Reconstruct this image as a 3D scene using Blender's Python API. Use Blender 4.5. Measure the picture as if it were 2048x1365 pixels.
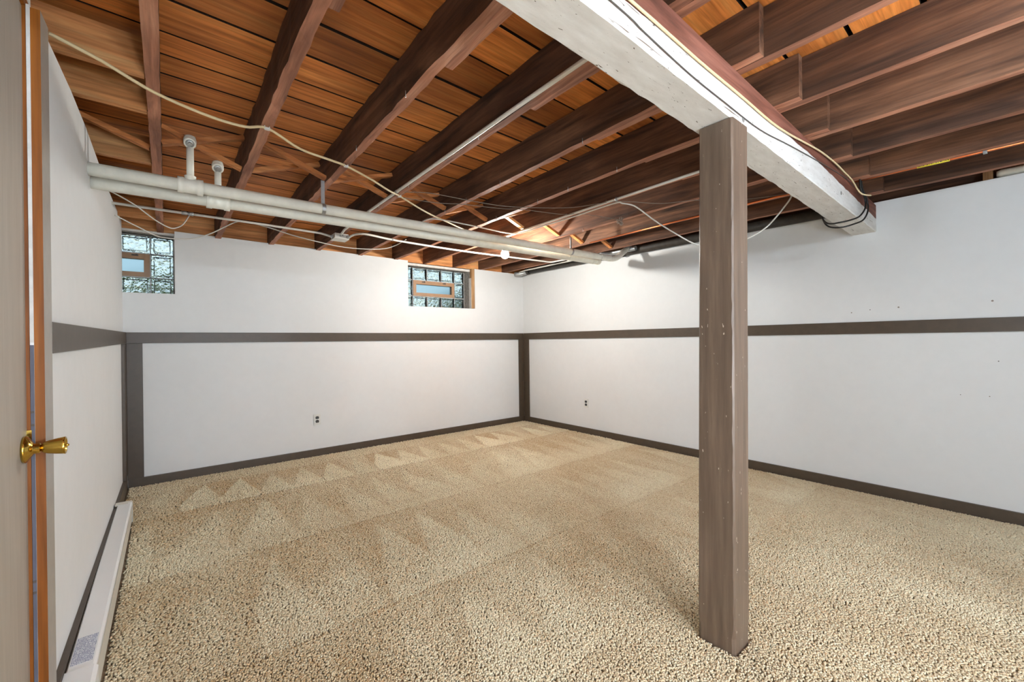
import bpy, bmesh, math, random
import numpy as np
from mathutils import Vector, Matrix

random.seed(7)
rng = np.random.default_rng(11)
for _o in list(bpy.data.objects):
    bpy.data.objects.remove(_o, do_unlink=True)
scene = bpy.context.scene
C = scene.collection

# ------------------------------------------------------------------ camera
F_PX, YAW, PITCH, ROLL = 843.88, math.radians(39.3356), math.radians(-0.01535), math.radians(-0.7224)
CAM = Vector((-4.11597, -4.75614, 1.2))
fw = Vector((math.sin(YAW) * math.cos(PITCH), math.cos(YAW) * math.cos(PITCH), math.sin(PITCH)))
r0 = Vector((math.cos(YAW), -math.sin(YAW), 0)); u0 = r0.cross(fw)
rt = r0 * math.cos(ROLL) + u0 * math.sin(ROLL); up = -r0 * math.sin(ROLL) + u0 * math.cos(ROLL)
cd = bpy.data.cameras.new('camera'); cam = bpy.data.objects.new('camera', cd); C.objects.link(cam)
cd.sensor_width = 36.0; cd.lens = F_PX / 2048 * 36.0; cd.clip_start = 0.02; cd.clip_end = 200
cam.matrix_world = Matrix(((rt.x, up.x, -fw.x, CAM.x), (rt.y, up.y, -fw.y, CAM.y), (rt.z, up.z, -fw.z, CAM.z), (0, 0, 0, 1)))
scene.camera = cam
cy = scene.cycles; cy.use_light_tree = True; cy.adaptive_threshold = 0.05
cy.max_bounces = 6; cy.diffuse_bounces = 3; cy.glossy_bounces = 3; cy.transmission_bounces = 7; cy.transparent_max_bounces = 4
cy.caustics_reflective = False; cy.caustics_refractive = False

# ------------------------------------------------------------------ view, world, lamp strengths
vs = scene.view_settings
vs.view_transform = 'Standard'; vs.look = 'None'; vs.gamma = 1.0; vs.use_curve_mapping = False
vs.exposure = 1.25
SKY_STRENGTH = 0.085
FILL_GLOBE = 50.0              # globes of the two fill lamps added behind the camera
BULB_IN_VIEW = 530.0      # emission of the bare bulb hanging by the pipes
BULB_NEAR = 300.0        # bare bulb behind the camera; the next two are added fill
FILL_BULB_REAR = 300.0
FILL_BULB_MID = 190.0
w = bpy.data.worlds.new('world'); scene.world = w; w.use_nodes = True
wn = w.node_tree.nodes; wl = w.node_tree.links
bg = wn['Background']
sky = wn.new('ShaderNodeTexSky'); sky.sky_type = 'NISHITA'; sky.sun_disc = False
sky.sun_elevation = math.radians(42); sky.sun_rotation = math.radians(200)
hz_ = wn.new('ShaderNodeMix'); hz_.data_type = 'RGBA'; hz_.inputs[0].default_value = 0.5; hz_.inputs[7].default_value = (5.2, 5.9, 5.6, 1)   # high thin haze
wl.new(sky.outputs[0], hz_.inputs[6]); wl.new(hz_.outputs[2], bg.inputs[0]); bg.inputs[1].default_value = SKY_STRENGTH

# ------------------------------------------------------------------ materials
def S(c):   # sRGB 0-255 -> linear
    return tuple(((v / 255) / 12.92 if v / 255 <= 0.04045 else ((v / 255 + 0.055) / 1.055) ** 2.4) for v in c) + (1.0,)

class NT:
    def __init__(self, name):
        self.m = bpy.data.materials.new(name); self.m.use_nodes = True
        self.t = self.m.node_tree; self.n = self.t.nodes; self.b = self.n['Principled BSDF']
    def new(self, t, **kw):
        x = self.n.new(t)
        for k, v in kw.items(): setattr(x, k, v)
        return x
    def link(self, a, b): self.t.links.new(a, b)
    def coord(self, scale=(1, 1, 1), rnd=0.0):
        tc = self.new('ShaderNodeTexCoord'); mp = self.new('ShaderNodeMapping'); mp.inputs['Scale'].default_value = scale
        if rnd:
            oi = self.new('ShaderNodeObjectInfo'); ml = self.new('ShaderNodeMath', operation='MULTIPLY'); ml.inputs[1].default_value = rnd
            self.link(oi.outputs['Random'], ml.inputs[0])
            ad = self.new('ShaderNodeVectorMath', operation='ADD'); self.link(tc.outputs['Object'], ad.inputs[0]); self.link(ml.outputs[0], ad.inputs[1])
            self.link(ad.outputs[0], mp.inputs[0])
        else:
            self.link(tc.outputs['Object'], mp.inputs[0])
        return mp.outputs[0]
    def noise(self, vec, scale, detail=4, rough=0.55, dist=0.0):
        x = self.new('ShaderNodeTexNoise'); x.inputs['Scale'].default_value = scale; x.inputs['Detail'].default_value = detail
        x.inputs['Roughness'].default_value = rough; x.inputs['Distortion'].default_value = dist
        self.link(vec, x.inputs['Vector']); return x.outputs['Fac']
    def ramp(self, fac, stops):
        x = self.new('ShaderNodeValToRGB'); el = x.color_ramp.elements
        while len(el) < len(stops): el.new(0.5)
        for e, (p, c) in zip(el, stops): e.position = p; e.color = c
        self.link(fac, x.inputs[0]); return x.outputs[0]
    def mix(self, fac, a, b, mode='MIX'):
        x = self.new('ShaderNodeMix', data_type='RGBA', blend_type=mode)
        for sock, v in ((x.inputs[0], fac), (x.inputs[6], a), (x.inputs[7], b)):
            if hasattr(v, 'is_linked'): self.link(v, sock)
            else: sock.default_value = v
        return x.outputs[2]
    def bump(self, h, strength=0.3, dist=0.002):
        x = self.new('ShaderNodeBump'); x.inputs['Strength'].default_value = strength; x.inputs['Distance'].default_value = dist
        self.link(h, x.inputs['Height']); self.link(x.outputs[0], self.b.inputs['Normal'])
    def base(self, c):
        if hasattr(c, 'is_linked'): self.link(c, self.b.inputs['Base Color'])
        else: self.b.inputs['Base Color'].default_value = c
    def set(self, rough=0.5, metal=0.0, spec=0.5):
        self.b.inputs['Roughness'].default_value = rough; self.b.inputs['Metallic'].default_value = metal
        self.b.inputs['Specular IOR Level'].default_value = spec
        return self.m

def wood(name, dark, mid, light, axis, rough=0.75, bump=0.4, spread=0.35, blotch=0.6, streak=10.0):
    t = NT(name)
    sc = [streak] * 3; sc[axis] = 0.9
    v = t.coord(tuple(sc), 37.0)
    n1 = t.noise(v, 1.6, 4, 0.62, 0.6)
    sc2 = [60.0] * 3; sc2[axis] = 3.0
    n2 = t.noise(t.coord(tuple(sc2), 11.0), 1.0, 2, 0.6)
    n3 = t.noise(t.coord((1, 1, 1), 91.0), 2.3, 2, 0.5)
    c = t.ramp(n1, [(0.28, dark), (0.5, mid), (0.72, light)])
    c = t.mix(0.5, c, t.ramp(n2, [(0.3, (0.45, 0.42, 0.4, 1)), (0.62, (1.15, 1.12, 1.1, 1))]), 'MULTIPLY')
    c = t.mix(blotch, c, t.ramp(n3, [(0.3, (0.5, 0.46, 0.44, 1)), (0.6, (1.15, 1.15, 1.15, 1))]), 'MULTIPLY')
    oi = t.new('ShaderNodeObjectInfo')
    rr = t.ramp(oi.outputs['Random'], [(0.0, (1 - spread, 1 - spread * 1.08, 1 - spread * 1.1, 1)), (1.0, (1 + spread * .55, 1 + spread * .55, 1 + spread * .5, 1))])
    c = t.mix(1.0, c, rr, 'MULTIPLY')
    t.base(c)
    t.bump(n2, bump, 0.004)
    return t.set(rough, 0, 0.35)

def paint(name, col, rough=0.55, mottle=0.06, bump=0.12, scale=30.0, spec=0.4, streak=None, big=0.0):
    t = NT(name)
    v = t.coord(streak or (1, 1, 1), 13.0)
    n = t.noise(v, scale, 3, 0.6)
    a = tuple(x * (1 - mottle) for x in col[:3]) + (1,); b = tuple(min(1, x * (1 + mottle)) for x in col[:3]) + (1,)
    c = t.ramp(n, [(0.3, a), (0.7, b)])
    if big:
        n3 = t.noise(t.coord((1, 1, 1), 5.0), 1.7, 1, 0.5)
        c = t.mix(1.0, c, t.ramp(n3, [(0.3, (1 - big,) * 3 + (1,)), (0.7, (1, 1, 1, 1))]), 'MULTIPLY')
    t.base(c)
    if bump > 0.12: t.bump(n, bump, 0.002)
    return t.set(rough, 0, spec)

def plain(name, col, rough=0.5, metal=0.0, spec=0.5):
    t = NT(name); n = t.noise(t.coord((1, 1, 1), 3.0), 60, 3)
    t.base(t.ramp(n, [(0.3, tuple(x * 0.93 for x in col[:3]) + (1,)), (0.7, col)])); return t.set(rough, metal, spec)

M = {}
M['wall'] = paint('white_wall_paint', (0.745, 0.745, 0.735, 1), 0.6, 0.012, 0.10, 14.0, 0.35, big=0.03)
M['wall_brightened'] = paint('brightened_white_wall_paint', (0.86, 0.86, 0.85, 1), 0.6, 0.012, 0.10, 14.0, 0.35, big=0.02)  # same white paint lifted, standing in for light on the left wall
M['trim'] = paint('brown_trim_paint', S((80, 67, 54)), 0.42, 0.10, 0.15, 22.0, 0.5)
M['taupe'] = paint('taupe_trim_paint', S((172, 164, 154)), 0.4, 0.06, 0.1, 30.0, 0.5)
M['joist'] = wood('dark_joist_wood', S((54, 38, 28)), S((100, 69, 50)), S((136, 96, 70)), 1, 0.72, 0.5, 0.28, 0.55)
M['joist_under'] = wood('pale_joist_underside', S((120, 80, 62)), S((178, 122, 96)), S((206, 152, 122)), 1, 0.7, 0.6, 0.18, 0.4)
M['joist_x'] = wood('dark_blocking_wood', S((160, 98, 54)), S((214, 148, 92)), S((236, 184, 126)), 0, 0.7, 0.4, 0.25, 0.4)
M['board'] = wood('subfloor_board_wood', S((176, 100, 46)), S((220, 134, 64)), S((236, 158, 84)), 0, 0.62, 0.3, 0.40, 0.75, 20.0)
M['dark_brown'] = paint('dark_board_edge', S((40, 30, 24)), 0.9, 0.2, 0.2, 20.0, 0.1)
M['strut'] = wood('bridging_wood', S((152, 88, 46)), S((208, 132, 74)), S((230, 164, 104)), 0, 0.7, 0.4, 0.22, 0.4)
M['strut_new'] = wood('fresh_pine', S((190, 132, 76)), S((226, 172, 112)), S((240, 196, 140)), 0, 0.6, 0.3, 0.08, 0.2)
M['beamwood'] = wood('bare_beam_wood', S((82, 46, 34)), S((124, 76, 60)), S((152, 100, 84)), 0, 0.7, 0.4, 0.1, 0.4)
M['orange'] = wood('varnished_edge_wood', S((118, 64, 12)), S((148, 84, 20)), S((168, 102, 32)), 2, 0.5, 0.2, 0.06, 0.3, 26.0)
M['stub'] = wood('raw_stud_wood', S((120, 86, 54)), S((160, 122, 82)), S((190, 152, 110)), 2, 0.7, 0.3, 0.1, 0.4)
M['pipe'] = paint('cream_pipe_paint', S((242, 237, 222)), 0.38, 0.07, 0.1, 16.0, 0.5, big=0.12)
M['blackpipe'] = paint('old_iron_pipe', S((62, 56, 50)), 0.6, 0.3, 0.3, 20.0)
M['galv'] = plain('galvanised_steel', S((176, 178, 178)), 0.42, 0.75)
M['conduit'] = plain('painted_conduit', S((226, 222, 212)), 0.4, 0.15)
M['cream_cable'] = plain('cream_cable_jacket', S((226, 204, 160)), 0.5)
M['white_cable'] = plain('white_cable_jacket', S((222, 218, 208)), 0.5)
M['grey_wire'] = plain('grey_wire_jacket', S((140, 128, 116)), 0.6)
M['dark_wire'] = plain('dark_wire_jacket', S((84, 76, 70)), 0.6)
M['black'] = plain('black_rubber', S((22, 22, 22)), 0.45)
M['copper'] = plain('copper_tube', S((226, 128, 78)), 0.3, 0.9)
M['brass'] = plain('polished_brass', S((214, 178, 84)), 0.16, 1.0)
M['plate'] = plain('white_plastic_plate', S((224, 222, 216)), 0.35)
M['recept'] = plain('dark_receptacle', S((26, 24, 22)), 0.4)
M['heater'] = paint('white_enamel', S((242, 242, 240)), 0.3, 0.01, 0.02, 8.0, 0.5)
M['heater_cream'] = paint('cream_enamel', S((226, 222, 210)), 0.35, 0.02, 0.02, 8.0, 0.5)
M['fins'] = plain('aluminium_fins', S((90, 90, 88)), 0.5, 0.6)
M['concrete'] = paint('grey_concrete', S((134, 130, 124)), 0.9, 0.25, 0.6, 40.0, 0.2)
M['mortar'] = paint('window_mortar', S((206, 206, 204)), 0.8, 0.08, 0.3, 60.0, 0.3)
M['vinyl'] = paint('tan_vent_frame', S((168, 134, 104)), 0.45, 0.06, 0.05, 20.0, 0.4)
M['plaster'] = paint('white_plaster', S((216, 212, 206)), 0.8, 0.1, 0.5, 30.0, 0.3)
M['lavender'] = paint('lavender_grey_paint', S((94, 94, 106)), 0.6, 0.12, 0.3, 12.0, 0.4)
M['tape'] = None
M['leaf'] = plain('shrub_leaf', S((96, 128, 58)), 0.5)
M['bark'] = plain('shrub_bark', S((90, 70, 52)), 0.8)
M['soil'] = paint('garden_soil', S((150, 140, 120)), 0.9, 0.2, 0.5, 20.0)
M['porcelain'] = plain('white_porcelain', S((232, 230, 224)), 0.25)

def beam_mat():
    t = NT('chipped_beam_paint')
    n = t.noise(t.coord((1.5, 6, 6)), 5, 6, 0.6)
    c = t.ramp(n, [(0.3, S((212, 207, 200))), (0.7, S((232, 229, 224)))])
    ch = t.noise(t.coord((2.2, 9, 9)), 9, 3, 0.75, 0.6)
    chips = t.ramp(ch, [(0.66, (0, 0, 0, 1)), (0.68, (1, 1, 1, 1))])
    ck = t.noise(t.coord((1.1, 34, 34)), 2.2, 3, 0.6, 0.3)
    crack = t.ramp(ck, [(0.70, (0, 0, 0, 1)), (0.72, (1, 1, 1, 1))])
    t.base(t.mix(crack, t.mix(chips, c, S((92, 74, 58))), S((120, 104, 88))))
    t.bump(n, 0.5, 0.003)
    return t.set(0.55, 0, 0.35)
M['beampaint'] = beam_mat()

def post_mat():
    t = NT('brushed_brown_post_paint')
    n = t.noise(t.coord((26, 26, 1.4)), 1.6, 6, 0.65)
    c = t.ramp(n, [(0.3, S((94, 78, 65))), (0.55, S((112, 94, 79))), (0.75, S((130, 110, 94)))])
    ch = t.noise(t.coord((14, 14, 6)), 6, 2, 0.6)
    chips = t.ramp(ch, [(0.735, (0, 0, 0, 1)), (0.745, (1, 1, 1, 1))])
    t.base(t.mix(chips, c, S((206, 194, 178))))
    t.bump(n, 0.45, 0.003)
    return t.set(0.42, 0, 0.5)
M['post'] = post_mat()

def door_mat():
    t = NT('taupe_door_paint')
    n = t.noise(t.coord((30, 30, 2)), 2, 4, 0.6)
    t.base(t.ramp(n, [(0.3, S((170, 160, 146))), (0.7, S((182, 172, 158)))])); t.bump(n, 0.1, 0.001)
    return t.set(0.5, 0, 0.4)
M['door'] = door_mat()

def glass_mat():
    t = NT('wavy_glass_block')
    n = t.noise(t.coord((1, 1, 1), 7.0), 26, 2, 0.5, 0.8)
    t.b.inputs['Base Color'].default_value = (0.86, 0.95, 0.93, 1)
    t.b.inputs['Transmission Weight'].default_value = 1.0; t.b.inputs['IOR'].default_value = 1.5
    t.bump(n, 0.8, 0.02)
    return t.set(0.03, 0, 0.5)
M['glass'] = glass_mat()
def pane_mat():
    t = NT('frosted_vent_pane')
    t.b.inputs['Base Color'].default_value = (0.50, 0.66, 0.75, 1)
    t.b.inputs['Transmission Weight'].default_value = 1.0; t.b.inputs['IOR'].default_value = 1.3
    n = t.noise(t.coord(), 200, 2); t.bump(n, 0.2, 0.001)
    return t.set(0.45, 0, 0.5)
M['pane'] = pane_mat()

def emit(name, col, strength):
    t = NT(name)
    t.b.inputs['Base Color'].default_value = (1, 1, 1, 1)
    t.b.inputs['Emission Color'].default_value = col; t.b.inputs['Emission Strength'].default_value = strength
    return t.set(0.3)
M['bulb_view'] = emit('lit_bulb_glass', (0.94, 0.925, 0.875, 1), BULB_IN_VIEW)
M['bulb_near'] = emit('lit_bulb_glass_near', (0.74, 0.88, 1.02, 1), BULB_NEAR)
M['fill_bulb_mid'] = emit('fill_bulb_glass_mid', (0.74, 0.88, 1.02, 1), FILL_BULB_MID)
M['fill_bulb_rear'] = emit('fill_bulb_glass_rear', (0.74, 0.88, 1.02, 1), FILL_BULB_REAR)

M['globe'] = emit('fill_lamp_globe', (0.74, 0.88, 1.02, 1), FILL_GLOBE)

def print_mat(name, paper, ink, rows, axis_line, axis_run, thr=0.5):
    # rows of tiny unreadable print, in object coordinates
    t = NT(name)
    tc = t.new('ShaderNodeTexCoord'); sp = t.new('ShaderNodeSeparateXYZ'); t.link(tc.outputs['Generated'], sp.inputs[0])
    ml = t.new('ShaderNodeMath', operation='MULTIPLY'); ml.inputs[1].default_value = rows
    t.link(sp.outputs[axis_line], ml.inputs[0])
    fr = t.new('ShaderNodeMath', operation='FRACT'); t.link(ml.outputs[0], fr.inputs[0])
    gt = t.new('ShaderNodeMath', operation='GREATER_THAN'); gt.inputs[1].default_value = 0.45; t.link(fr.outputs[0], gt.inputs[0])
    fl = t.new('ShaderNodeMath', operation='FLOOR'); t.link(ml.outputs[0], fl.inputs[0])
    cb = t.new('ShaderNodeCombineXYZ')
    m2 = t.new('ShaderNodeMath', operation='MULTIPLY'); m2.inputs[1].default_value = 34.0; t.link(sp.outputs[axis_run], m2.inputs[0])
    m3 = t.new('ShaderNodeMath', operation='MULTIPLY'); m3.inputs[1].default_value = 7.3; t.link(fl.outputs[0], m3.inputs[0])
    t.link(m2.outputs[0], cb.inputs[0]); t.link(m3.outputs[0], cb.inputs[1])
    n = t.noise(cb.outputs[0], 1.0, 1, 0.5)
    g2 = t.new('ShaderNodeMath', operation='GREATER_THAN'); g2.inputs[1].default_value = thr; t.link(n, g2.inputs[0])
    mm = t.new('ShaderNodeMath', operation='MULTIPLY'); t.link(gt.outputs[0], mm.inputs[0]); t.link(g2.outputs[0], mm.inputs[1])
    t.base(t.mix(mm.outputs[0], paper, ink)); return t.set(0.4)
M['sticker'] = print_mat('heater_sticker_print', S((226, 228, 234)), S((120, 132, 160)), 13, 0, 1, 0.44)
M['tag'] = print_mat('yellow_tag_print', S((240, 220, 60)), S((50, 42, 14)), 2.0, 2, 1, 0.5)

# ------------------------------------------------------------------ mesh helpers
def finish(name, bm, mat, parent=None, smooth=False):
    bmesh.ops.recalc_face_normals(bm, faces=bm.faces)
    me = bpy.data.meshes.new(name); bm.to_mesh(me); bm.free()
    if smooth:
        for p in me.polygons: p.use_smooth = True
    for m in (mat if isinstance(mat, (list, tuple)) else [mat]): me.materials.append(m)
    o = bpy.data.objects.new(name, me); C.objects.link(o)
    if parent is not None:
        o.parent = parent
        L = Vector(parent.location) if parent.type == 'EMPTY' else Vector((0, 0, 0))   # part meshes sit in room coordinates
        o.matrix_parent_inverse = Matrix.Translation(-L)
    return o

def tag(o, label, cat, group=None, kind=None):
    o['label'] = label; o['category'] = cat
    if group: o['group'] = group
    if kind: o['kind'] = kind
    return o

def empty(name, loc, label, cat, group=None, kind=None):
    o = bpy.data.objects.new(name, None); C.objects.link(o); o.location = loc; o.empty_display_size = 0.05
    return tag(o, label, cat, group, kind)

def box(bm, x0, x1, y0, y1, z0, z1, mi=0):
    v = [bm.verts.new(p) for p in ((x0, y0, z0), (x1, y0, z0), (x1, y1, z0), (x0, y1, z0), (x0, y0, z1), (x1, y0, z1), (x1, y1, z1), (x0, y1, z1))]
    fs = [bm.faces.new([v[i] for i in f]) for f in ((0, 3, 2, 1), (4, 5, 6, 7), (0, 1, 5, 4), (1, 2, 6, 5), (2, 3, 7, 6), (3, 0, 4, 7))]
    for f in fs: f.material_index = mi
    return v

def boxo(name, mat, parent, x0, x1, y0, y1, z0, z1, bev=0.0):
    bm = bmesh.new(); box(bm, x0, x1, y0, y1, z0, z1)
    if bev: bmesh.ops.bevel(bm, geom=bm.edges[:], offset=bev, segments=2, affect='EDGES', profile=0.6)
    return finish(name, bm, mat, parent)

def hexa(bm, pts, mi=0):
    v = [bm.verts.new(p) for p in pts]
    for f in ((0, 3, 2, 1), (4, 5, 6, 7), (0, 1, 5, 4), (1, 2, 6, 5), (2, 3, 7, 6), (3, 0, 4, 7)):
        bm.faces.new([v[i] for i in f]).material_index = mi

def timber(bm, axis, a0, a1, prof, seg, jit, mi=0, seed=0):
    """long timber with a ragged rectangular section. prof(t)-> 4 points (u,v) around the axis at coordinate t"""
    rr = random.Random(seed); rings = []
    for i in range(seg + 1):
        t = a0 + (a1 - a0) * i / seg
        ring = []
        for (u, v) in prof(t):
            j = jit if 0 < i < seg else 0
            u += rr.uniform(-j, j); v += rr.uniform(-j, j)
            ring.append(bm.verts.new((t, u, v) if axis == 0 else ((u, t, v) if axis == 1 else (u, v, t))))
        rings.append(ring)
    for a, b in zip(rings, rings[1:]):
        n = len(a)
        for k in range(n):
            bm.faces.new((a[k], a[(k + 1) % n], b[(k + 1) % n], b[k])).material_index = mi
    bm.faces.new(rings[0]).material_index = mi; bm.faces.new(list(reversed(rings[-1]))).material_index = mi

def catmull(pts, n=8):
    P = [Vector(p) for p in pts]
    if len(P) < 3: return P
    out = []
    for i in range(len(P) - 1):
        a = P[max(i - 1, 0)]; b = P[i]; c = P[i + 1]; d = P[min(i + 2, len(P) - 1)]
        for k in range(n):
            t = k / n
            out.append(0.5 * ((2 * b) + (c - a) * t + (2 * a - 5 * b + 4 * c - d) * t * t + (3 * b - a - 3 * c + d) * t ** 3))
    out.append(P[-1]); return out

def tube(bm, pts, r, seg=8, mi=0, cap=True):
    P = [Vector(p) for p in pts]; n = len(P)
    R = r if isinstance(r, (list, tuple)) else [r] * n
    d = (P[1] - P[0]).normalized()
    a = Vector((0, 0, 1)) if abs(d.z) < 0.9 else Vector((1, 0, 0))
    x = d.cross(a).normalized(); rings = []
    for i in range(n):
        t = (P[min(i + 1, n - 1)] - P[max(i - 1, 0)]).normalized()
        x = (x - t * x.dot(t)).normalized(); y = t.cross(x)
        rings.append([bm.verts.new(P[i] + (x * math.cos(2 * math.pi * k / seg) + y * math.sin(2 * math.pi * k / seg)) * R[i]) for k in range(seg)])
    for A, B in zip(rings, rings[1:]):
        for k in range(seg):
            f = bm.faces.new((A[k], A[(k + 1) % seg], B[(k + 1) % seg], B[k])); f.material_index = mi; f.smooth = True
    if cap:
        bm.faces.new(list(reversed(rings[0]))).material_index = mi; bm.faces.new(rings[-1]).material_index = mi

def tubeo(name, mat, parent, pts, r, seg=10, smooth_n=0):
    bm = bmesh.new(); tube(bm, catmull(pts, smooth_n) if smooth_n else pts, r, seg); 
    o = finish(name, bm, mat, parent)
    return o

def lathe(bm, origin, axis, prof, seg=24, mi=0):
    """prof: list of (dist along axis, radius)"""
    O = Vector(origin); A = Vector(axis).normalized()
    pts = [O + A * d for d, _ in prof]; tubeR = [max(r, 1e-4) for _, r in prof]
    a = Vector((0, 0, 1)) if abs(A.z) < 0.9 else Vector((1, 0, 0)); x = A.cross(a).normalized(); y = A.cross(x)
    rings = [[bm.verts.new(p + (x * math.cos(2 * math.pi * k / seg) + y * math.sin(2 * math.pi * k / seg)) * R) for k in range(seg)] for p, R in zip(pts, tubeR)]
    for P1, P2 in zip(rings, rings[1:]):
        for k in range(seg):
            f = bm.faces.new((P1[k], P1[(k + 1) % seg], P2[(k + 1) % seg], P2[k])); f.material_index = mi; f.smooth = True
    bm.faces.new(list(reversed(rings[0]))).material_index = mi; bm.faces.new(rings[-1]).material_index = mi

def latheo(name, mat, parent, origin, axis, prof, seg=24):
    bm = bmesh.new(); lathe(bm, origin, axis, prof, seg); return finish(name, bm, mat, parent)

def extrude_poly(bm, poly, axis, a0, a1, mi=0):
    """poly of (u,v); axis 0: (a,u,v)  axis 1: (u,a,v)"""
    mk = (lambda a, u, v: (a, u, v)) if axis == 0 else (lambda a, u, v: (u, a, v))
    A = [bm.verts.new(mk(a0, u, v)) for u, v in poly]; B = [bm.verts.new(mk(a1, u, v)) for u, v in poly]
    bm.faces.new(A).material_index = mi; bm.faces.new(list(reversed(B))).material_index = mi
    n = len(poly)
    for k in range(n): bm.faces.new((A[k], A[(k + 1) % n], B[(k + 1) % n], B[k])).material_index = mi

# ------------------------------------------------------------------ ceiling surface: the old house has settled, joists slope a little
def zb_top(x): return 2.185 - 0.0245 * x          # top of the main beam
def zj(x, y): return 2.19 + (zb_top(x) - 2.19) * min(max(-y, -0.3), 4.0) / 4.0     # underside of the joists
JH = 0.186
REAR = -7.6

# ------------------------------------------------------------------ floor with carpet
fl = boxo('floor', None, None, -4.7, 0.3, REAR - 0.2, 0.3, -0.08, -0.004)
def carpet_mat(name, c1, c2, c3, bumpy):
    t = NT(name)
    if bumpy:
        n = t.noise(t.coord(), 150, 3, 0.6); t.base(t.ramp(n, [(0.35, c1), (0.65, c2)])); t.bump(n, 0.9, 0.01)
    else:
        at = t.new('ShaderNodeAttribute'); at.attribute_name = 'tint'
        t.base(at.outputs['Color'])
    t.b.inputs['Sheen Weight'].default_value = 0.25; t.b.inputs['Sheen Roughness'].default_value = 0.5
    return t.set(0.95, 0, 0.1)
M['carpet_base'] = carpet_mat('carpet_backing', S((206, 180, 142)), S((228, 204, 166)), None, True)
M['pile'] = carpet_mat('carpet_pile_yarn', None, None, None, False)
fl.data.materials.clear(); fl.data.materials.append(M['carpet_base'])
tag(fl, 'carpeted basement floor under the tan pile', 'floor', kind='structure')

def smooth(a, b, x):
    t = np.clip((x - a) / (b - a), 0, 1); return t * t * (3 - 2 * t)
def vnoise(x, y, s, seed):
    """cheap smooth value noise in [-1,1]"""
    X = x * s + 100; Y = y * s + 100; xi = np.floor(X).astype(np.int64); yi = np.floor(Y).astype(np.int64); fx = X - xi; fy = Y - yi
    def h(i, j):
        v = (i * 374761393 + j * 668265263 + seed * 974634) & 0x7fffffff
        v = ((v ^ (v >> 13)) * 1274126177) & 0x7fffffff
        return ((v ^ (v >> 16)) & 0xffff) / 32767.5 - 1
    fx = fx * fx * (3 - 2 * fx); fy = fy * fy * (3 - 2 * fy)
    return (h(xi, yi) * (1 - fx) + h(xi + 1, yi) * fx) * (1 - fy) + (h(xi, yi + 1) * (1 - fx) + h(xi + 1, yi + 1) * fx) * fy

def nap_field(x, y):
    """vacuum strokes: rows of long wedges left in the pile; -1 brushed towards the room, +1 brushed away"""
    out = np.zeros_like(x)
    bands = [(-0.30, -0.93, 0.25, 0.90), (-0.93, -1.95, 0.30, 0.50), (-1.95, -2.93, 0.27, 0.46), (-2.93, -3.70, 0.30, 0.42), (-3.70, -5.4, 0.36, 0.26)]
    for k, (a, b, wd, amp) in enumerate(bands):
        m = (y <= a) & (y > b)
        v = (a - y) / (a - b)
        u = (x + 0.13 * k + (0.12 if k else 0.06) * v + (0.10 if k else 0.04) * vnoise(x, y, 1.6, 3 + k)) / wd
        cell = np.floor(u); fr = u - cell
        jit = vnoise(cell * 7.3, np.zeros_like(x) + k, 1.0, 9)
        top = 0.10 + (0.62 + 0.25 * jit) * v
        wedge = smooth(0.0, 0.06 if k == 0 else 0.16, top - np.abs(fr - 0.5) * 1.0 - 0.10)
        st = (wedge * 2 - 1) * amp * (0.55 + 0.45 * jit)
        out = np.where(m, st, out)
        edge = np.exp(-((y - b) / 0.014) ** 2) * (x > -3.7 + 0.8 * vnoise(x, y, .6, 4))
        out = out - edge * 1.1 * (k in (1, 2))
    out = np.where(y > -0.95, out * 1.25, out * (0.5 + 0.5 * (vnoise(x, y, 0.9, 21) > -0.45)))
    return np.clip(out + 0.35 * vnoise(x, y, 2.2, 31) + 0.2 * vnoise(x, y, 5.0, 32), -1.2, 1.2)

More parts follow.
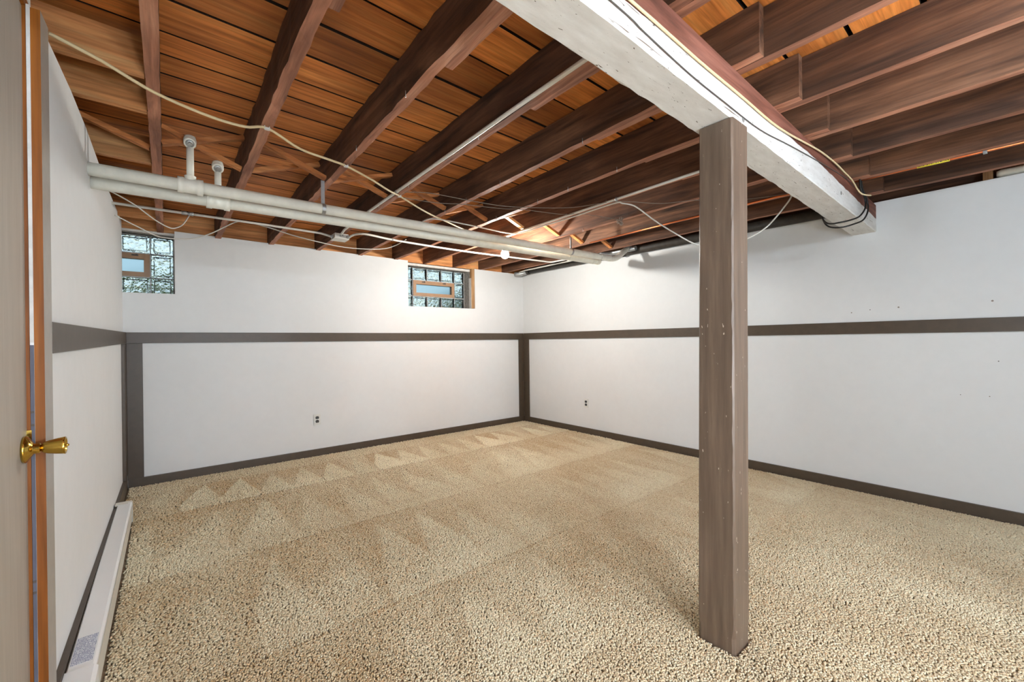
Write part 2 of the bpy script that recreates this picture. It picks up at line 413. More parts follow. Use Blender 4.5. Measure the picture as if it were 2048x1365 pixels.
def carpet_pile():
    # each tuft is a leaning yarn end with a tilted cap; finer where the floor lies close to the door
    xs, ys, ss = [], [], []
    for (x0, x1, y0, y1, sp) in ((-4.30, -0.02, -5.3, -2.75, 0.0066), (-4.30, -0.02, -2.75, -1.6, 0.0080), (-4.365, -0.008, -1.6, -0.008, 0.0105)):
        gx = np.arange(x0, x1, sp); gy = np.arange(y0, y1, sp)
        X, Y = np.meshgrid(gx, gy); X = X.ravel(); Y = Y.ravel()
        X = X + rng.uniform(-.6, .6, X.size) * sp; Y = Y + rng.uniform(-.6, .6, Y.size) * sp
        keep = ~((X > -2.488) & (X < -2.346) & (Y > -4.061) & (Y < -3.905))
        keep &= ~((X < -4.298) & (Y < -0.90))
        keep &= X > -4.365
        # the corner behind the camera is left to the backing
        keep &= ~((Y < -4.2) & (X < -3.0)) & ~((Y < -4.9) & (X < -2.0))
        xs.append(X[keep]); ys.append(Y[keep]); ss.append(np.full(keep.sum(), sp))
    x = np.concatenate(xs); y = np.concatenate(ys); sp = np.concatenate(ss); n = x.size
    nap = nap_field(x, y)
    h = rng.uniform(.0085, .0125, n) * (1 + 0.10 * nap) * np.sqrt(sp / .0066); wd = sp * rng.uniform(.60, .86, n)
    ang = rng.uniform(0, 2 * np.pi, n); lean = rng.uniform(.0, .55, n)
    lx = np.cos(ang) * lean * h + nap * 0.40 * h; ly = np.sin(ang) * lean * h + nap * 0.80 * h
    th = rng.uniform(0, 2 * np.pi, n)
    V = np.zeros((n, 4, 3))
    V[:, 0, 0] = x; V[:, 0, 1] = y; V[:, 0, 2] = -0.004
    for k in range(3):
        a = th + k * 2.0944; dx = np.cos(a) * wd; dy = np.sin(a) * wd
        V[:, 1 + k, 0] = x + lx + dx; V[:, 1 + k, 1] = y + ly + dy
        V[:, 1 + k, 2] = np.maximum(h - (dx * lx + dy * ly) / h * 0.55 + rng.uniform(-.0011, .0011, n), .002)
    V[:, :, 0] = np.clip(V[:, :, 0], -4.372, -0.004); V[:, :, 1] = np.minimum(V[:, :, 1], -0.004)
    fr = np.array([(1, 2, 3), (0, 2, 1), (0, 3, 2), (0, 1, 3)])
    faces = (np.arange(n)[:, None, None] * 4 + fr[None]).reshape(-1)
    me = bpy.data.meshes.new('carpet_pile')
    me.vertices.add(n * 4); me.vertices.foreach_set('co', V.reshape(-1))
    nf = n * 4
    me.loops.add(nf * 3); me.loops.foreach_set('vertex_index', faces.astype(np.int32))
    me.polygons.add(nf); me.polygons.foreach_set('loop_start', np.arange(0, nf * 3, 3, dtype=np.int32))
    me.update(calc_edges=True)
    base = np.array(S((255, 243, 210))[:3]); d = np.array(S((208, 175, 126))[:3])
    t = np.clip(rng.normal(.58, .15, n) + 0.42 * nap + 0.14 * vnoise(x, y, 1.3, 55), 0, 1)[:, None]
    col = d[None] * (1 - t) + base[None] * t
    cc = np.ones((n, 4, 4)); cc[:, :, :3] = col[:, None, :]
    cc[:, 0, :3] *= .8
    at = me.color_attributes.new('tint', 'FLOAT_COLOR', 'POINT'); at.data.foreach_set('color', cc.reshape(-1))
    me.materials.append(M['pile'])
    o = bpy.data.objects.new('carpet_pile', me); C.objects.link(o)
    tag(o, 'tan cut-pile carpet with wedge-shaped vacuum strokes covering the floor', 'carpet', kind='stuff')
carpet_pile()

# ------------------------------------------------------------------ walls
WB = 0.015                       # wall faces sit 15 mm behind the face of the trim
bm = bmesh.new()
poly = [(-4.60, 0), (0.015, 0), (0.015, 2.185), (-0.85, 2.188), (-0.85, 1.645), (-1.83, 1.64), (-1.83, 2.196), (-4.05, 2.207), (-4.05, 1.652), (-4.60, 1.645)]
extrude_poly(bm, poly, 1, WB, WB + 0.035)
wall_back = tag(finish('wall_back', bm, M['wall']), 'white back wall with two glass block windows along its top', 'wall', kind='structure')
bm = bmesh.new()
extrude_poly(bm, [(WB, 0), (WB, 2.18), (-3.9, 2.16), (-3.9, 2.205), (REAR, 2.21), (REAR, 0)], 0, WB, WB + 0.035)
tag(finish('wall_right', bm, M['wall']), 'long white wall where the painted beam ends', 'wall', kind='structure')
bm = bmesh.new()
extrude_poly(bm, [(WB, 0), (WB, 2.24), (-1.0, 2.205), (-2.0, 2.215), (-2.4, 2.20), (-2.8, 2.165), (-3.045, 2.13), (-3.045, 0)], 0, -4.394, -4.4015)
wall_left = tag(finish('wall_left', bm, M['wall_brightened']), 'narrow white wall beside the door, pipes running into it', 'wall', kind='structure')
bm = bmesh.new()
box(bm, -4.46, -4.4015, -3.86, -2.99, 2.15, 2.42); box(bm, -4.46, -4.4015, REAR, -3.86, 0, 2.42)
wd_ = finish('wall_door', bm, M['plaster']); tag(wd_, 'rough white plaster wall above and around the taupe door', 'wall', kind='structure')
boxo('plaster_edge', M['lavender'], wall_left, -4.4012, -4.3942, -3.0465, -3.044, 0.0, 1.205)
boxo('plaster_edge', M['plaster'], wall_left, -4.4012, -4.3942, -3.0470, -3.044, 1.212, 2.13)
bm = bmesh.new()
for z in (1.02, 0.985, 0.56, 0.53): box(bm, -4.401, -4.3945, -3.0485, -3.046, z, z + 0.006)
finish('joint_line', bm, M['dark_wire'], wall_left)
# outer shell so that no daylight leaks in
tag(boxo('wall_rear', M['wall'], None, -4.7, 0.3, REAR - 0.1, REAR, 0, 2.45), 'white wall closing the basement behind the viewer', 'wall', kind='structure')
tag(boxo('wall_light_block', M['wall'], None, -2.2, WB, -6.06, -5.96, 0, 2.20), 'added white wall behind the viewer, blocking lamp light', 'wall', kind='structure')  # added out of view to keep lamp light off the right end
bm = bmesh.new(); box(bm, -4.75, -4.62, REAR, 0.4, -0.05, 2.5)
tag(finish('wall_outer_left', bm, M['concrete']), 'dark foundation wall hidden behind the narrow left wall', 'wall', kind='structure')
bm = bmesh.new(); box(bm, 0.16, 0.30, REAR, 0.4, -0.05, 2.5)
tag(finish('wall_outer_right', bm, M['concrete']), 'dark foundation wall hidden behind the long white wall', 'wall', kind='structure')
bm = bmesh.new()
extrude_poly(bm, [(-4.62, -0.05), (0.16, -0.05), (0.16, 2.5), (-0.90, 2.5), (-0.90, 1.60), (-1.92, 1.60), (-1.92, 2.20), (-4.02, 2.20), (-4.02, 1.60), (-4.61, 1.60), (-4.62, 2.2)], 1, 0.10, 0.30)
box(bm, -4.70, -0.88, 0.10, 0.30, 2.2, 2.5)
tag(finish('wall_outer_back', bm, M['concrete']), 'grey concrete foundation behind the white back wall', 'wall', kind='structure')

wall_right = bpy.data.objects['wall_right']
for (y, z, r, m) in ((-3.892, 1.386, .005, 'grey_wire'), (-4.004, 1.402, .004, 'dark_wire'), (-4.165, 1.410, .007, 'grey_wire'), (-4.617, 1.420, .007, 'grey_wire'), (-4.64, 1.03, .004, 'dark_wire'), (-4.47, .80, .003, 'dark_wire'), (-4.60, .80, .004, 'grey_wire')):
    latheo('nail_hole', M[m], wall_right, (WB + .002, y, z), (-1, 0, 0), [(0, r), (.0025, r * .8)], 9)

# trim and baseboards
def strip(name, label, mat, b, cat='trim', bev=0.0015):
    o = boxo(name, mat, None, *b, bev=bev); return tag(o, label, cat, kind='structure')
RZ0, RZ1 = 1.2198, 1.3116
strip('trim_1', 'brown chair rail running along the back wall', M['trim'], (-4.375, -0.0, 0.0, WB, RZ0, RZ1))
strip('trim_2', 'brown chair rail running along the long right wall', M['trim'], (0.0, WB, REAR, -0.001, RZ0, RZ1))
bm = bmesh.new()
hexa(bm, [(-4.394, -2.94, 1.180), (-4.374, -2.94, 1.180), (-4.374, 0, RZ0), (-4.394, 0, RZ0), (-4.394, -2.94, 1.273), (-4.374, -2.94, 1.273), (-4.374, 0, RZ1), (-4.394, 0, RZ1)])
tag(finish('trim_3', bm, M['trim']), 'brown chair rail on the narrow left wall', 'trim', kind='structure')
strip('trim_4', 'brown corner board below the rail at the left end of the back wall', M['trim'], (-4.374, -4.272, 0.0, WB, 0.075, RZ0 - .001))
strip('trim_5', 'brown corner board below the rail at the right end of the back wall', M['trim'], (-0.087, -0.0, 0.0, WB, 0.075, RZ0 - .001))
strip('trim_6', 'brown corner board on the right wall beside the far corner', M['trim'], (0.0, WB, -0.114, -0.001, 0.075, RZ0 - .001))
strip('trim_7', 'brown corner board on the narrow left wall beside the back wall', M['trim'], (-4.394, -4.374, -0.20, -0.004, 0.12, RZ0 - .003))
strip('baseboard_back', 'brown baseboard along the foot of the back wall', M['trim'], (-4.372, 0.0, -0.003, WB, -0.003, 0.083), 'baseboard')
strip('baseboard_right', 'brown baseboard along the foot of the right wall', M['trim'], (-0.003, WB, REAR, -0.004, -0.003, 0.083), 'baseboard')
bm = bmesh.new()
hexa(bm, [(-4.394, -2.94, 0), (-4.374, -2.94, 0), (-4.374, -0.004, 0), (-4.394, -0.004, 0), (-4.394, -2.94, 0.180), (-4.376, -2.94, 0.180), (-4.376, -0.004, 0.112), (-4.394, -0.004, 0.112)])
tag(finish('baseboard_left', bm, M['trim']), 'brown baseboard behind the white heater', 'baseboard', kind='structure')

# ------------------------------------------------------------------ door and casing
door = empty('door_1', (-4.43, -3.45, 0), 'taupe painted flush door with a brass knob at the left edge', 'door', kind='structure')
boxo('slab', M['door'], door, -4.446, -4.4088, -3.84, -3.026, 0.012, 2.121)
bm = bmesh.new()
box(bm, -4.455, -4.402, -3.046, -3.0, 0.0, 2.15); box(bm, -4.455, -4.402, -3.86, -3.046, 2.124, 2.15); box(bm, -4.455, -4.402, -3.86, -3.845, 0, 2.124)
finish('jamb', bm, M['orange'], door)
boxo('strike_plate', M['brass'], door, -4.4105, -4.3995, -3.050, -3.030, 0.905, 0.975)
knob = latheo('rose', M['brass'], door, (-4.4088, -3.085, 0.930), (1, 0, 0), [(0, .0345), (.004, .0355), (.007, .0345), (.017, .017), (.019, .0135), (.030, .0135), (.031, .010)], 32)
bm = bmesh.new()
seg = 48; prof = [(0.030, .0095), (.037, .0095), (.038, .0125), (.041, .0150), (.050, .0178), (.066, .0212), (.078, .0232), (.083, .0236), (.085, .0222), (.084, .0185), (.079, .016), (.0785, .004)]
rings = []
for d, r in prof:
    rg = []
    for k in range(seg):
        a = 2 * math.pi * k / seg
        rr = r * (1 - (0.045 if (k // 3) % 2 else 0.0) * (1 if 0.04 < d < 0.08 and r > .0145 else 0))
        rg.append(bm.verts.new((-4.4088 + d * 0.92, -3.085 + rr * math.cos(a), 0.930 + rr * math.sin(a))))
    rings.append(rg)
for A, B in zip(rings, rings[1:]):
    for k in range(seg):
        bm.faces.new((A[k], A[(k + 1) % seg], B[(k + 1) % seg], B[k])).smooth = True
bm.faces.new(rings[0]); bm.faces.new(rings[-1])
finish('knob_grip', bm, M['brass'], knob)
latheo('lock_button', M['brass'], knob, (-4.4088 + .072, -3.085, 0.930), (1, 0, 0), [(0, .0035), (.010, .0035), (.012, .002)], 12)

casing = bmesh.new()
hexa(casing, [(-4.3938, -3.045, 0), (-4.3748, -3.045, 0), (-4.3748, -2.942, 0), (-4.3938, -2.942, 0), (-4.3938, -3.045, 2.125), (-4.3748, -3.045, 2.125), (-4.3748, -2.942, 2.135), (-4.3938, -2.942, 2.135)])
casing.faces.ensure_lookup_table()
cas = finish('trim_8', casing, [M['taupe'], M['orange']])
for p in cas.data.polygons:
    if p.normal.y < -0.9: p.material_index = 1
tag(cas, 'door casing board with taupe face and bare orange wood edge', 'trim', kind='structure')

# ------------------------------------------------------------------ ceiling: subfloor boards, joists, blocking, bridging
ceiling = empty('ceiling', (-2.2, -2.0, 2.2), 'open ceiling of dark joists under orange-brown subfloor boards', 'ceiling', kind='structure')
edges = [0.14, -0.06, -0.27, -0.48, -0.69, -0.90, -1.10, -1.30, -1.49, -1.675, -1.866, -2.08, -2.283, -2.443, -2.606, -2.81, -3.024, -3.243]
while edges[-1] > REAR: edges.append(edges[-1] - 0.214)
FAR_X = [-4.170, -3.755, -3.321, -2.878, -2.430, -2.006, -1.598, -1.166, -0.752, -0.340]
JW = 0.042
for i, (ya, yb) in enumerate(zip(edges, edges[1:])):
    g = 0.0045 + random.uniform(0, 0.0055)
    cuts = [-4.62]
    if i % 3 == 1: cuts.append(FAR_X[random.choice((2, 3, 4))] + 0.02)
    if i % 3 == 2: cuts.append(FAR_X[random.choice((5, 6, 7))] + 0.02)
    cuts.append(0.16)
    for xa, xb in zip(cuts, cuts[1:]):
        bm = bmesh.new(); dz = random.uniform(0, 0.004)
        n = 8
        top, bot = [], []
        for k in range(n + 1):
            x = xa + 0.001 + (xb - xa - 0.002) * k / n
            za = zj(x, ya) + JH + dz; zb = zj(x, yb) + JH + dz
            bot.append((bm.verts.new((x, ya - g, za)), bm.verts.new((x, yb + g, zb)))); top.append((bm.verts.new((x, ya - g, za + .022)), bm.verts.new((x, yb + g, zb + .022))))
        for k in range(n):
            bm.faces.new((bot[k][0], bot[k][1], bot[k + 1][1], bot[k + 1][0])); bm.faces.new((top[k][0], top[k + 1][0], top[k + 1][1], top[k][1]))
            bm.faces.new((bot[k][0], bot[k + 1][0], top[k + 1][0], top[k][0])); bm.faces.new((bot[k][1], top[k][1], top[k + 1][1], bot[k + 1][1]))
        bm.faces.new((bot[0][0], top[0][0], top[0][1], bot[0][1])); bm.faces.new((bot[n][0], bot[n][1], top[n][1], top[n][0]))
        o = finish('subfloor_board', bm, [M['board'], M['dark_brown']], ceiling)
        for p in o.data.polygons:
            if abs(p.normal.y) > 0.7: p.material_index = 1      # near-black faces at the joints
# dark finish floor above the gaps
bm = bmesh.new(); box(bm, -4.75, 0.30, REAR - .1, 0.4, 2.50, 2.52)
finish('upper_floor', bm, M['dark_brown'], ceiling)

def joist(x0, ya, yb, off=0.0, jit=0.0018, seg=46, mat='joist', hgt=JH, seed=0, w=JW):
    bm = bmesh.new()
    def prof(t):
        z = zj(x0 + w / 2, t) + (off(t) if callable(off) else off)
        zt = zj(x0 + w / 2, t) + hgt
        return [(x0, z), (x0 + w, z), (x0 + w, zt), (x0, zt)]
    timber(bm, 1, ya, yb, prof, seg, jit, seed=seed)
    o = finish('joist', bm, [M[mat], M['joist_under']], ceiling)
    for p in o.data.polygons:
        if p.normal.z < -0.8: p.material_index = 1          # downward faces get the paler underside wood
    return o
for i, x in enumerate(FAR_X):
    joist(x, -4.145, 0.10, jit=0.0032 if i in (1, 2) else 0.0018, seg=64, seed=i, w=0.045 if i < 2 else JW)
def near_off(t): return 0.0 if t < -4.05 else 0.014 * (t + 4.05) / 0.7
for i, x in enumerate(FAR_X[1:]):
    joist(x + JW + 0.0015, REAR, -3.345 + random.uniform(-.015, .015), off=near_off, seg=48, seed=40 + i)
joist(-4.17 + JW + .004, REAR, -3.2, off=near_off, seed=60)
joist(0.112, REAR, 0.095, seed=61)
# rim board above the back wall
bm = bmesh.new(); timber(bm, 0, -4.6, 0.15, lambda t: [(0.07, zj(t, 0)), (0.098, zj(t, 0)), (0.098, zj(t, 0) + JH), (0.07, zj(t, 0) + JH)], 20, 0.001)
finish('rim_board', bm, M['joist_x'], ceiling)
# solid blocking between the first joist and the left wall
for yb, mat in ((-2.585, 'joist_x'), (-2.27, 'joist_x'), (-1.62, 'joist_x'), (-0.36, 'joist_x'), (-1.0, 'joist_x')):
    bm = bmesh.new(); timber(bm, 0, -4.60, -4.172, lambda t: [(yb, zj(t, yb) + .002), (yb + .040, zj(t, yb) + .004), (yb + .055, zj(t, yb) + JH - .03), (yb + .015, zj(t, yb) + JH - .03)], 6, 0.001, seed=int(-yb * 100))
    finish('blocking', bm, M[mat], ceiling)
bm = bmesh.new(); timber(bm, 1, -4.1, 0.1, lambda t: [(-4.60, 2.22), (-4.45, 2.22), (-4.45, 2.26), (-4.60, 2.26)], 4, 0)
finish('plate', bm, M['joist'], ceiling)
# cross bridging: two crossed struts in every bay
def strut(xa, za, xb, zb, y, mat, seed):
    bm = bmesh.new(); d = Vector((xb - xa, 0, zb - za)).normalized(); nrm = Vector((-d.z, 0, d.x)); hw = 0.019; ht = 0.0115
    rr = random.Random(seed); n = 5; rings = []
    for k in range(n + 1):
        t = k / n; P = Vector((xa + (xb - xa) * t, y, za + (zb - za) * t)); ring = []
        for (a, b) in ((-hw, -ht), (hw, -ht), (hw, ht), (-hw, ht)):
            j = rr.uniform(-.0015, .0015)
            ring.append(bm.verts.new(P + Vector((0, a + j, 0)) + nrm * (b + j)))
        rings.append(ring)
    for A, B in zip(rings, rings[1:]):
        for k in range(4): bm.faces.new((A[k], A[(k + 1) % 4], B[(k + 1) % 4], B[k]))
    bm.faces.new(rings[0]); bm.faces.new(list(reversed(rings[-1])))
    finish('bridging_strut', bm, M[mat], ceiling)
BAY = [(-1.905, -1.785), (-1.80, -1.945), (-1.93, -1.865), (-1.80, -1.90), (-1.80, -1.86), (-1.95, -1.86), (-1.80, -1.89), (-1.92, -1.83), (-1.80, -1.88)]
for i in range(9):
    xl = FAR_X[i] + JW + .003; xr = FAR_X[i + 1] - .003; yA, yB = BAY[i]
    zl = zj(xl, yA) + 0.018; zr = zj(xr, yA) + 0.018; zh = JH - 0.03
    strut(xl, zl, xr, zj(xr, yA) + zh, yA, 'strut', i)                               # low on the left
    strut(xl, zj(xl, yB) + zh, xr, zj(xr, yB) + 0.018, yB, 'strut_new' if i == 5 else 'strut', 20 + i)   # low on the right
strut(-4.60, zj(-4.5, -1.80) + JH - .02, -4.172, zj(-4.2, -1.80) + .02, -1.80, 'strut', 77)

# nails hanging from the joists, one mesh per group would hide them: each is a part
nailm = bmesh.new(); tube(nailm, [(0, 0, 0.015), (0, 0, -0.012)], 0.0016, 5); tube(nailm, [(0, 0, -0.012), (0.001, 0, -0.0135)], 0.0036, 6)
n0 = finish('bent_nail', nailm, M['galv'], ceiling)
nail_spots = [(x + dx, y, zj(x, y)) for x, dx, ys in ((FAR_X[2], -.002, (-2.5, -1.9, -3.1)), (FAR_X[3], -.002, (-3.0, -2.2, -1.7)), (FAR_X[4], -.002, (-3.3, -2.6, -2.2, -1.9)), (FAR_X[5], -.002, (-3.2, -2.8, -2.5, -2.0)), (FAR_X[6], -.002, (-2.4, -2.8)), (FAR_X[7], -.002, (-2.6, -2.2))) for y in ys]
n0.location = nail_spots[0]
for s in nail_spots[1:]:
    c = n0.copy(); C.objects.link(c); c.parent = ceiling; c.matrix_parent_inverse = n0.matrix_parent_inverse.copy(); c.location = s

# ------------------------------------------------------------------ main beam and post
def zbb(x): return 1.985 - 0.0245 * x
beam = empty('support_beam', (-2.2, -3.97, 2.0), 'large wooden beam painted white below and bare brown above, crossing the ceiling', 'beam')
bm = bmesh.new(); seg = 90; rr = random.Random(5); rings = []
for i in range(seg + 1):
    x = -4.40 + (4.414) * i / seg; j = lambda a: rr.uniform(-a, a)
    zp = 2.158 if x < -1.5 else 2.158 + (2.082 - 2.158) * (x + 1.5) / 1.5
    r_ = [(-4.046 + .004 + j(.0015), zbb(x) + .0), (-4.046 + j(.0008), zbb(x) + .006 + j(.002)), (-4.046, zp + j(.003)), (-4.046, zb_top(x) - .001), (-3.898, zb_top(x) - .001), (-3.898 + j(.002), zbb(x) + .008 + j(.004)), (-3.905 + j(.003), zbb(x) + j(.001))]
    rings.append([bm.verts.new((x, y, z)) for y, z in r_])
for A, B in zip(rings, rings[1:]):
    for k in range(7):
        f = bm.faces.new((A[k], A[(k + 1) % 7], B[(k + 1) % 7], B[k])); f.material_index = 1 if k in (2, 3) else 0
bm.faces.new(rings[0]); bm.faces.new(list(reversed(rings[-1])))
finish('timber', bm, [M['beampaint'], M['beamwood']], beam)
bm = bmesh.new()
for x, z in ((-2.33, 2.07), (-0.93, 2.075)): lathe(bm, (x, -4.0455, z), (0, -1, 0), [(0, .012), (.003, .010), (.004, .004)], 9)
finish('plaster_dab', bm, M['concrete'], beam)

post = empty('support_post', (-2.415, -3.98, 0), 'square brown painted wooden post holding up the white beam', 'post')
bm = bmesh.new(); rr = random.Random(3); seg = 60; rings = []
for i in range(seg + 1):
    t = i / seg; z = -0.004 + t * (zbb(-2.4) + 0.002)
    x0 = -2.481 + .034 * t; x1 = -2.352 + .042 * t; y0 = -4.055; y1 = -3.912 - .012 * t; b = .006 if i > 2 else .012
    j = lambda a=.0008: rr.uniform(-a, a)
    q = [(x0 + b + j(), y0), (x1 - b + j(), y0), (x1, y0 + b + j()), (x1, y1 - b), (x1 - b, y1), (x0 + b, y1), (x0, y1 - b + j()), (x0, y0 + b + j(.0018))]
    rings.append([bm.verts.new((x, y, z)) for x, y in q])
for A, B in zip(rings, rings[1:]):
    for k in range(8): bm.faces.new((A[k], A[(k + 1) % 8], B[(k + 1) % 8], B[k]))
bm.faces.new(rings[0]); bm.faces.new(list(reversed(rings[-1])))
finish('shaft', bm, M['post'], post)

# ------------------------------------------------------------------ windows of glass block
def glass_block(x0, x1, z0, z1, y, root):
    bm = bmesh.new(); g = .004; x0 += g; x1 -= g; z0 += g; z1 -= g; e = .017; d = .010
    # pressed face: raised rim, sunken wavy centre, both sides
    def face(yy, s):
        o = [bm.verts.new(p) for p in ((x0, yy, z0), (x1, yy, z0), (x1, yy, z1), (x0, yy, z1))]
        m = [bm.verts.new(p) for p in ((x0 + e, yy, z0 + e), (x1 - e, yy, z0 + e), (x1 - e, yy, z1 - e), (x0 + e, yy, z1 - e))]
        i = [bm.verts.new((p.co.x + (.006 if k in (0, 3) else -.006), yy + s * d, p.co.z + (.006 if k < 2 else -.006))) for k, p in enumerate(m)]
        for k in range(4):
            j = (k + 1) % 4
            bm.faces.new((o[k], o[j], m[j], m[k])); bm.faces.new((m[k], m[j], i[j], i[k]))
        bm.faces.new(i); return o
    A = face(y, 1); B = face(y + .075, -1)
    for k in range(4): bm.faces.new((A[k], A[(k + 1) % 4], B[(k + 1) % 4], B[k]))
    finish('glass_block', bm, M['glass'], root)

def block_window(name, label, cols, rows, vent, y, x_open, skip_cols=()):
    root = empty(name, ((cols[0] + cols[-1]) / 2, y, rows[-1]), label, 'window', kind='structure')
    for r in range(3):
        for c in range(len(cols) - 1):
            if r == 1 and vent[0] <= c < vent[1]: continue
            glass_block(cols[c], cols[c + 1], rows[r + 1], rows[r], y, root)
    bm = bmesh.new()
    for k, c in enumerate(cols):
        for r in range(3):
            if r == 1 and vent[0] < k < vent[1]: continue
            box(bm, c - .0045, c + .0045, y + .006, y + .07, rows[r + 1], rows[r])
    for r in rows:
        box(bm, cols[0], cols[-1], y + .006, y + .07, r - .0045, r + .0045)
    finish('mortar', bm, M['mortar'], root)
    vx0, vx1, vz0, vz1 = cols[vent[0]] + .005, cols[vent[1]] - .005, rows[2] + .005, rows[1] - .005
    bm = bmesh.new(); f = .040
    oq = [(vx0, vz0), (vx1, vz0), (vx1, vz1), (vx0, vz1)]; iq = [(vx0 + f, vz0 + f), (vx1 - f, vz0 + f), (vx1 - f, vz1 - f * 1.15), (vx0 + f, vz1 - f * 1.15)]
    vv = [[bm.verts.new((a, yy, b)) for a, b in q] for yy in (y - .006, y + .05) for q in (oq, iq)]
    for k in range(4):
        j = (k + 1) % 4
        bm.faces.new((vv[0][k], vv[0][j], vv[1][j], vv[1][k])); bm.faces.new((vv[2][k], vv[3][k], vv[3][j], vv[2][j]))
        bm.faces.new((vv[0][k], vv[2][k], vv[2][j], vv[0][j])); bm.faces.new((vv[1][k], vv[1][j], vv[3][j], vv[3][k]))
    fr = finish('vent_frame', bm, M['vinyl'], root)
    bm = bmesh.new()
    for t in (0.24, 0.74):
        xx = vx0 + (vx1 - vx0) * t; box(bm, xx - .022, xx + .022, y - .012, y - .006, vz1 - .022, vz1 - .010); box(bm, xx + .005, xx + .018, y - .018, y - .006, vz1 - .020, vz1 - .006)
    finish('latch', bm, M['dark_wire'], fr)
    boxo('vent_pane', M['pane'], root, vx0 + f, vx1 - f, y + .018, y + .024, vz0 + f, vz1 - f * 1.15)
    return root
Y_W = 0.15
w2 = block_window('window_2', 'glass block window with tan vent near the far corner', [-1.905, -1.702, -1.502, -1.294, -1.092, -0.938], [2.145, 1.989, 1.785, 1.59], (1, 4), Y_W, None)
boxo('head_board', M['plaster'], w2, -1.90, -0.90, 0.052, 0.15, 2.150, 2.178)
boxo('head_gap', M['concrete'], w2, -1.90, -0.90, 0.075, 0.20, 2.145, 2.151)
bm = bmesh.new(); hexa(bm, [(-0.905, 0.052, 1.60), (-0.86, 0.052, 1.60), (-0.86, .23, 1.60), (-.936, .23, 1.60), (-0.905, 0.052, 2.15), (-0.86, 0.052, 2.15), (-.86, .23, 2.15), (-.936, .23, 2.15)])
finish('reveal', bm, M['concrete'], w2)
boxo('stud', M['stub'], w2, -0.905, -0.852, 0.018, 0.052, 1.648, 2.185)
boxo('white_patch', M['plaster'], w2, -0.9085, -0.905, 0.02, 0.085, 1.648, 2.06)
boxo('sill', M['concrete'], w2, -1.92, -0.86, 0.05, 0.24, 1.57, 1.596)
w1 = block_window('window_1', 'glass block window half hidden behind the narrow left wall', [-4.60, -4.42, -4.216, -4.056], [2.165, 2.008, 1.798, 1.60], (0, 2), Y_W, None)
boxo('head_board', M['plaster'], w1, -4.62, -4.03, 0.052, 0.15, 2.172, 2.192)
boxo('head_gap', M['concrete'], w1, -4.62, -4.03, 0.08, 0.20, 2.166, 2.173)
boxo('reveal', M['plaster'], w1, -4.054, -4.03, 0.05, 0.23, 1.60, 2.17)
boxo('sill', M['concrete'], w1, -4.62, -4.02, 0.05, 0.24, 1.575, 1.60)

# garden outside the windows
g_ = boxo('ground', M['soil'], None, -9, 5, 0.31, 12, 1.30, 1.36); tag(g_, 'pale garden soil outside the windows', 'ground', kind='structure')
def shrub(x, y, r, n, seed):
    root = empty('shrub', (x, y, 1.36), '', 'shrub')
    rr = random.Random(seed); bm = bmesh.new()
    for k in range(5):
        a = rr.uniform(0, 6.28); tube(bm, [(x, y, 1.36), (x + math.cos(a) * r * .3, y + math.sin(a) * r * .3, 1.36 + r * .6), (x + math.cos(a) * r * .6, y + math.sin(a) * r * .6, 1.36 + r * 1.2)], [.012, .008, .004], 5)
    finish('stem', bm, M['bark'], root)
    bm = bmesh.new()
    for k in range(n):
        u = rr.uniform(0, 6.28); c = rr.uniform(-.2, 1); q = r * rr.uniform(.5, 1)
        s = math.sqrt(max(0, 1 - c * c)); P = Vector((x + q * s * math.cos(u), y + q * s * math.sin(u), 1.36 + r * .6 + q * c * .9))
        d = Vector((rr.uniform(-1, 1), rr.uniform(-1, 1), rr.uniform(-.4, 1))).normalized(); e = d.orthogonal().normalized(); L = .05; W = .017
        v = [bm.verts.new(P - d * L), bm.verts.new(P + e * W), bm.verts.new(P + d * L), bm.verts.new(P - e * W)]; bm.faces.new(v)
    lf = finish('foliage', bm, M['leaf'], root); lf['kind'] = 'stuff'
    return root
for (x, y, r, n, sd, lb) in ((-0.55, 1.1, .42, 900, 1, 'green shrub seen through the right end of the far corner window'), (-1.7, 2.3, .40, 700, 2, 'green shrub seen through the lower blocks of the far corner window'), (-4.15, 1.5, .45, 900, 3, 'green shrub outside the window beside the narrow left wall')):
    o = shrub(x, y, r, n, sd); o['label'] = lb; o['group'] = 'garden shrubs outside the windows'

